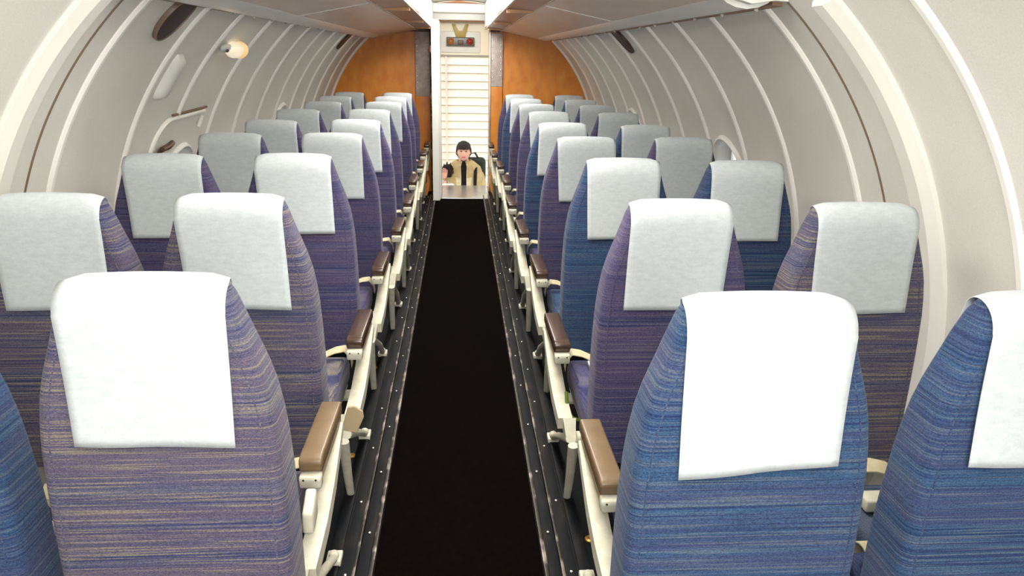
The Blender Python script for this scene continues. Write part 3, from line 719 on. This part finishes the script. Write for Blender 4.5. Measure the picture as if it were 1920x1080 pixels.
mb.build('eyes', mat('eye_dark', (40, 24, 20), .3), head, smooth=True)
mb = MB(); mb.ball((0, -.112, 1.545), (.026, .007, .0065), 12); mb.build('mouth', mat('lips', (188, 96, 88), .5), head, smooth=True)
mb = MB()
for ex in (-1, 1): mb.ball((ex*.079, -.01, 1.60), (.009, .018, .03), 10)
mb.build('ears', M['skin'], head, smooth=True)
# hair cap: fringe, uneven edge
mb = MB(); rings = []
for j in range(0, 14):
    ph = PI/2*j/14; ring = []
    for i in range(36):
        th = 2*PI*i/36; x = math.cos(th)*math.cos(ph); y = math.sin(th)*math.cos(ph); z = math.sin(ph)
        back = .5-.5*max(-1, min(1, -y*1.3)); low = -.10*back*back if j == 0 else 0
        k = 1.0+.03*math.sin(th*9+j)
        zz = z*.115+(low if j == 0 else 0)+.045*(1-j/14)*(.6 if y < -.2 else 0)+.004*math.sin(th*13)
        ring.append(hc+Vector((x*.092*k, y*.112*k, zz+.01)))
    rings.append(ring)
mb.loft(rings, False, True); mb.build('hair', M['hair'], head, smooth=True, mods=[('SOLIDIFY', dict(thickness=.008, offset=-1))])
# jacket (open) : torso shell with gap + sleeves
mb = MB(); rings = []
for z, a, b in ((.78, .19, .135), (.9, .20, .14), (1.1, .195, .135), (1.25, .20, .135), (1.36, .205, .125), (1.42, .185, .115), (1.465, .13, .10), (1.49, .085, .085)):
    ring = []
    for i in range(33):
        th = -PI/2+.20+(2*PI-.40)*i/32
        wv = 1+.02*math.sin(th*7+z*20)
        ring.append((a*math.cos(th)*wv, b*math.sin(th)*wv-.01, z))
    rings.append(ring)
R_ = [[mb.bm.verts.new(p) for p in rg] for rg in rings]
for A, B in zip(R_, R_[1:]):
    for k_ in range(32): mb.bm.faces.new((A[k_], A[k_+1], B[k_+1], B[k_]))
jk = mb.build('jacket', M['jacket'], pr, smooth=True, mods=[('SOLIDIFY', dict(thickness=.014, offset=1))])
skin('sleeve', [(.15, 0, 1.37), (.20, .01, 1.28), (.225, .02, 1.12), (.205, -.05, .93), (.20, -.065, .90)], [(0, 1), (1, 2), (2, 3), (3, 4)], [.075, .07, .06, .05, .05], M['jacket'], jk, 0, 2)
skin('sleeve', [(-.15, 0, 1.37), (-.20, -.01, 1.30), (-.245, -.02, 1.15), (-.238, -.14, 1.215), (-.235, -.155, 1.222)], [(0, 1), (1, 2), (2, 3), (3, 4)], [.075, .07, .06, .048, .046], M['jacket'], jk, 0, 2)
mb = MB()
for s in (-1, 1):
    mb.loft([[(s*.035, -.125, 1.47), (s*.10, -.075, 1.47), (s*.10, -.08, 1.45), (s*.035, -.13, 1.445)],
             [(s*.03, -.150, 1.30), (s*.095, -.135, 1.32), (s*.095, -.145, 1.30), (s*.03, -.16, 1.29)],
             [(s*.035, -.155, 1.0), (s*.06, -.15, 1.0), (s*.06, -.16, 1.0), (s*.035, -.165, 1.0)]])
mb.build('collar', noisy('collar_cream', [(206, 194, 150), (222, 212, 172)], nscale=30, rough=.95), jk, smooth=50)
# shirt and trousers
mb = MB(); rings = []
for z, a, b in ((.80, .165, .115), (1.1, .17, .12), (1.3, .17, .115), (1.40, .12, .09), (1.47, .062, .07), (1.50, .058, .066)):
    rings.append([(a*math.cos(2*PI*i/28), b*math.sin(2*PI*i/28)-.01, z) for i in range(28)])
mb.loft(rings, True, False); mb.build('shirt', M['shirt'], pr, smooth=True)
skin('trousers', [(0, 0, .90), (.10, 0, .80), (.11, -.01, .45), (.11, .01, .10), (-.10, 0, .80), (-.11, -.01, .45), (-.11, .01, .10)], [(0, 1), (1, 2), (2, 3), (0, 4), (4, 5), (5, 6)], [(.165, .125), .105, .075, .062, .105, .075, .062], M['trousers'], pr)
skin('shoe', [(.11, .04, .045), (.12, -.16, .035)], [(0, 1)], [.05, .04], M['black'], pr); skin('shoe', [(-.11, .04, .045), (-.12, -.16, .035)], [(0, 1)], [.05, .04], M['black'], pr)
# hands with five fingers
def hand(c, up, parent, mir):
    hx = empty_ = None
    c = Vector(c); up = Vector(up).normalized(); sd = Vector((1, 0, 0))*mir; fw = up.cross(sd)
    Vv = [c-up*.03, c, c+up*.04]; E = [(0, 1), (1, 2)]; Rd = [(.022, .016), (.034, .016), (.034, .014)]
    for k in range(4):
        base = c+up*.042+sd*(-.027+.018*k); l = (.06, .068, .062, .048)[k]
        i0 = len(Vv); Vv += [base, base+up*l*.55-fw*.006, base+up*l-fw*.022]; Rd += [.0095, .0085, .0075]; E += [(2, i0), (i0, i0+1), (i0+1, i0+2)]
    i0 = len(Vv); Vv += [c+sd*-.036+up*.005, c+sd*-.058+up*.03, c+sd*-.062+up*.055-fw*.01]; Rd += [.012, .010, .008]; E += [(1, i0), (i0, i0+1), (i0+1, i0+2)]
    return skin('hand', Vv, E, Rd, M['skin'], parent, 0, 1)
hand((-.225, -.20, 1.33), (0, -.15, 1), pr, 1); hand((.193, -.10, .79), (0, -.2, -1), pr, 1)
# backpack on the person's left shoulder and dark strap
mb = MB(); mb.box(-.02, .27, .165, .32, 1.05, 1.50, .05)
bp = mb.build('backpack', noisy('pack_green', [(30, 40, 34), (52, 64, 52)], nscale=20, rough=.8)); bp.location = (px, py, GZ); tag(bp, 'dark green backpack on the back of the person outside', 'backpack')
mb = MB(); mb.ribbon([(.13, .14, 1.47), (.135, .02, 1.46), (.14, -.10, 1.42), (.135, -.165, 1.32), (.13, -.175, 1.18), (.17, -.15, 1.04), (.22, 0, .98), (.2, .14, 1.06)], (.02, 0, 0), (0, .003, .003)); mb.build('strap', M['shirt'], bp, smooth=60)
mb = MB(); mb.tube([(.05, .2, 1.49), (.08, .2, 1.55), (.14, .2, 1.56), (.18, .2, 1.49)], .012, 8); mb.build('carry_loop', M['black'], bp, smooth=True)
# dark furry toy-like bundle held at the raised hand, and white bag below it
mb = MB(); rnd = random.Random(8)
mb.ball((-.19, -.13, 1.385), (.07, .05, .075), 18)
for v in mb.bm.verts: v.co += Vector((rnd.uniform(-1, 1), rnd.uniform(-1, 1), rnd.uniform(-.4, 1)))*.012
for x_, z_ in ((-.235, 1.45), (-.16, 1.46), (-.20, 1.475)): mb.tube([(x_, -.13, z_-.05), (x_+.004, -.13, z_+.02)], [.018, .004], 8)
fb_ = mb.build('dark_bundle', mat('bundle_dark', (34, 26, 24), .95)); fb_.location = (px, py, GZ); tag(fb_, 'small dark tufted bundle on the shoulder of the person outside', 'bundle')
mb = MB(); mb.box(-.30, -.11, -.36, -.27, 1.02, 1.265, .025)
wb = mb.build('white_bag', mat('bag_white', (246, 244, 238), .6), smooth=40); wb.location = (px, py, GZ); tag(wb, 'bright white bag held in front of the person outside', 'bag')
mb = MB(); mb.tube([(-.25, -.31, 1.255), (-.23, -.31, 1.30), (-.19, -.31, 1.30), (-.16, -.31, 1.255)], .007, 8); mb.build('bag_handle', M['rivet'], wb, smooth=True)
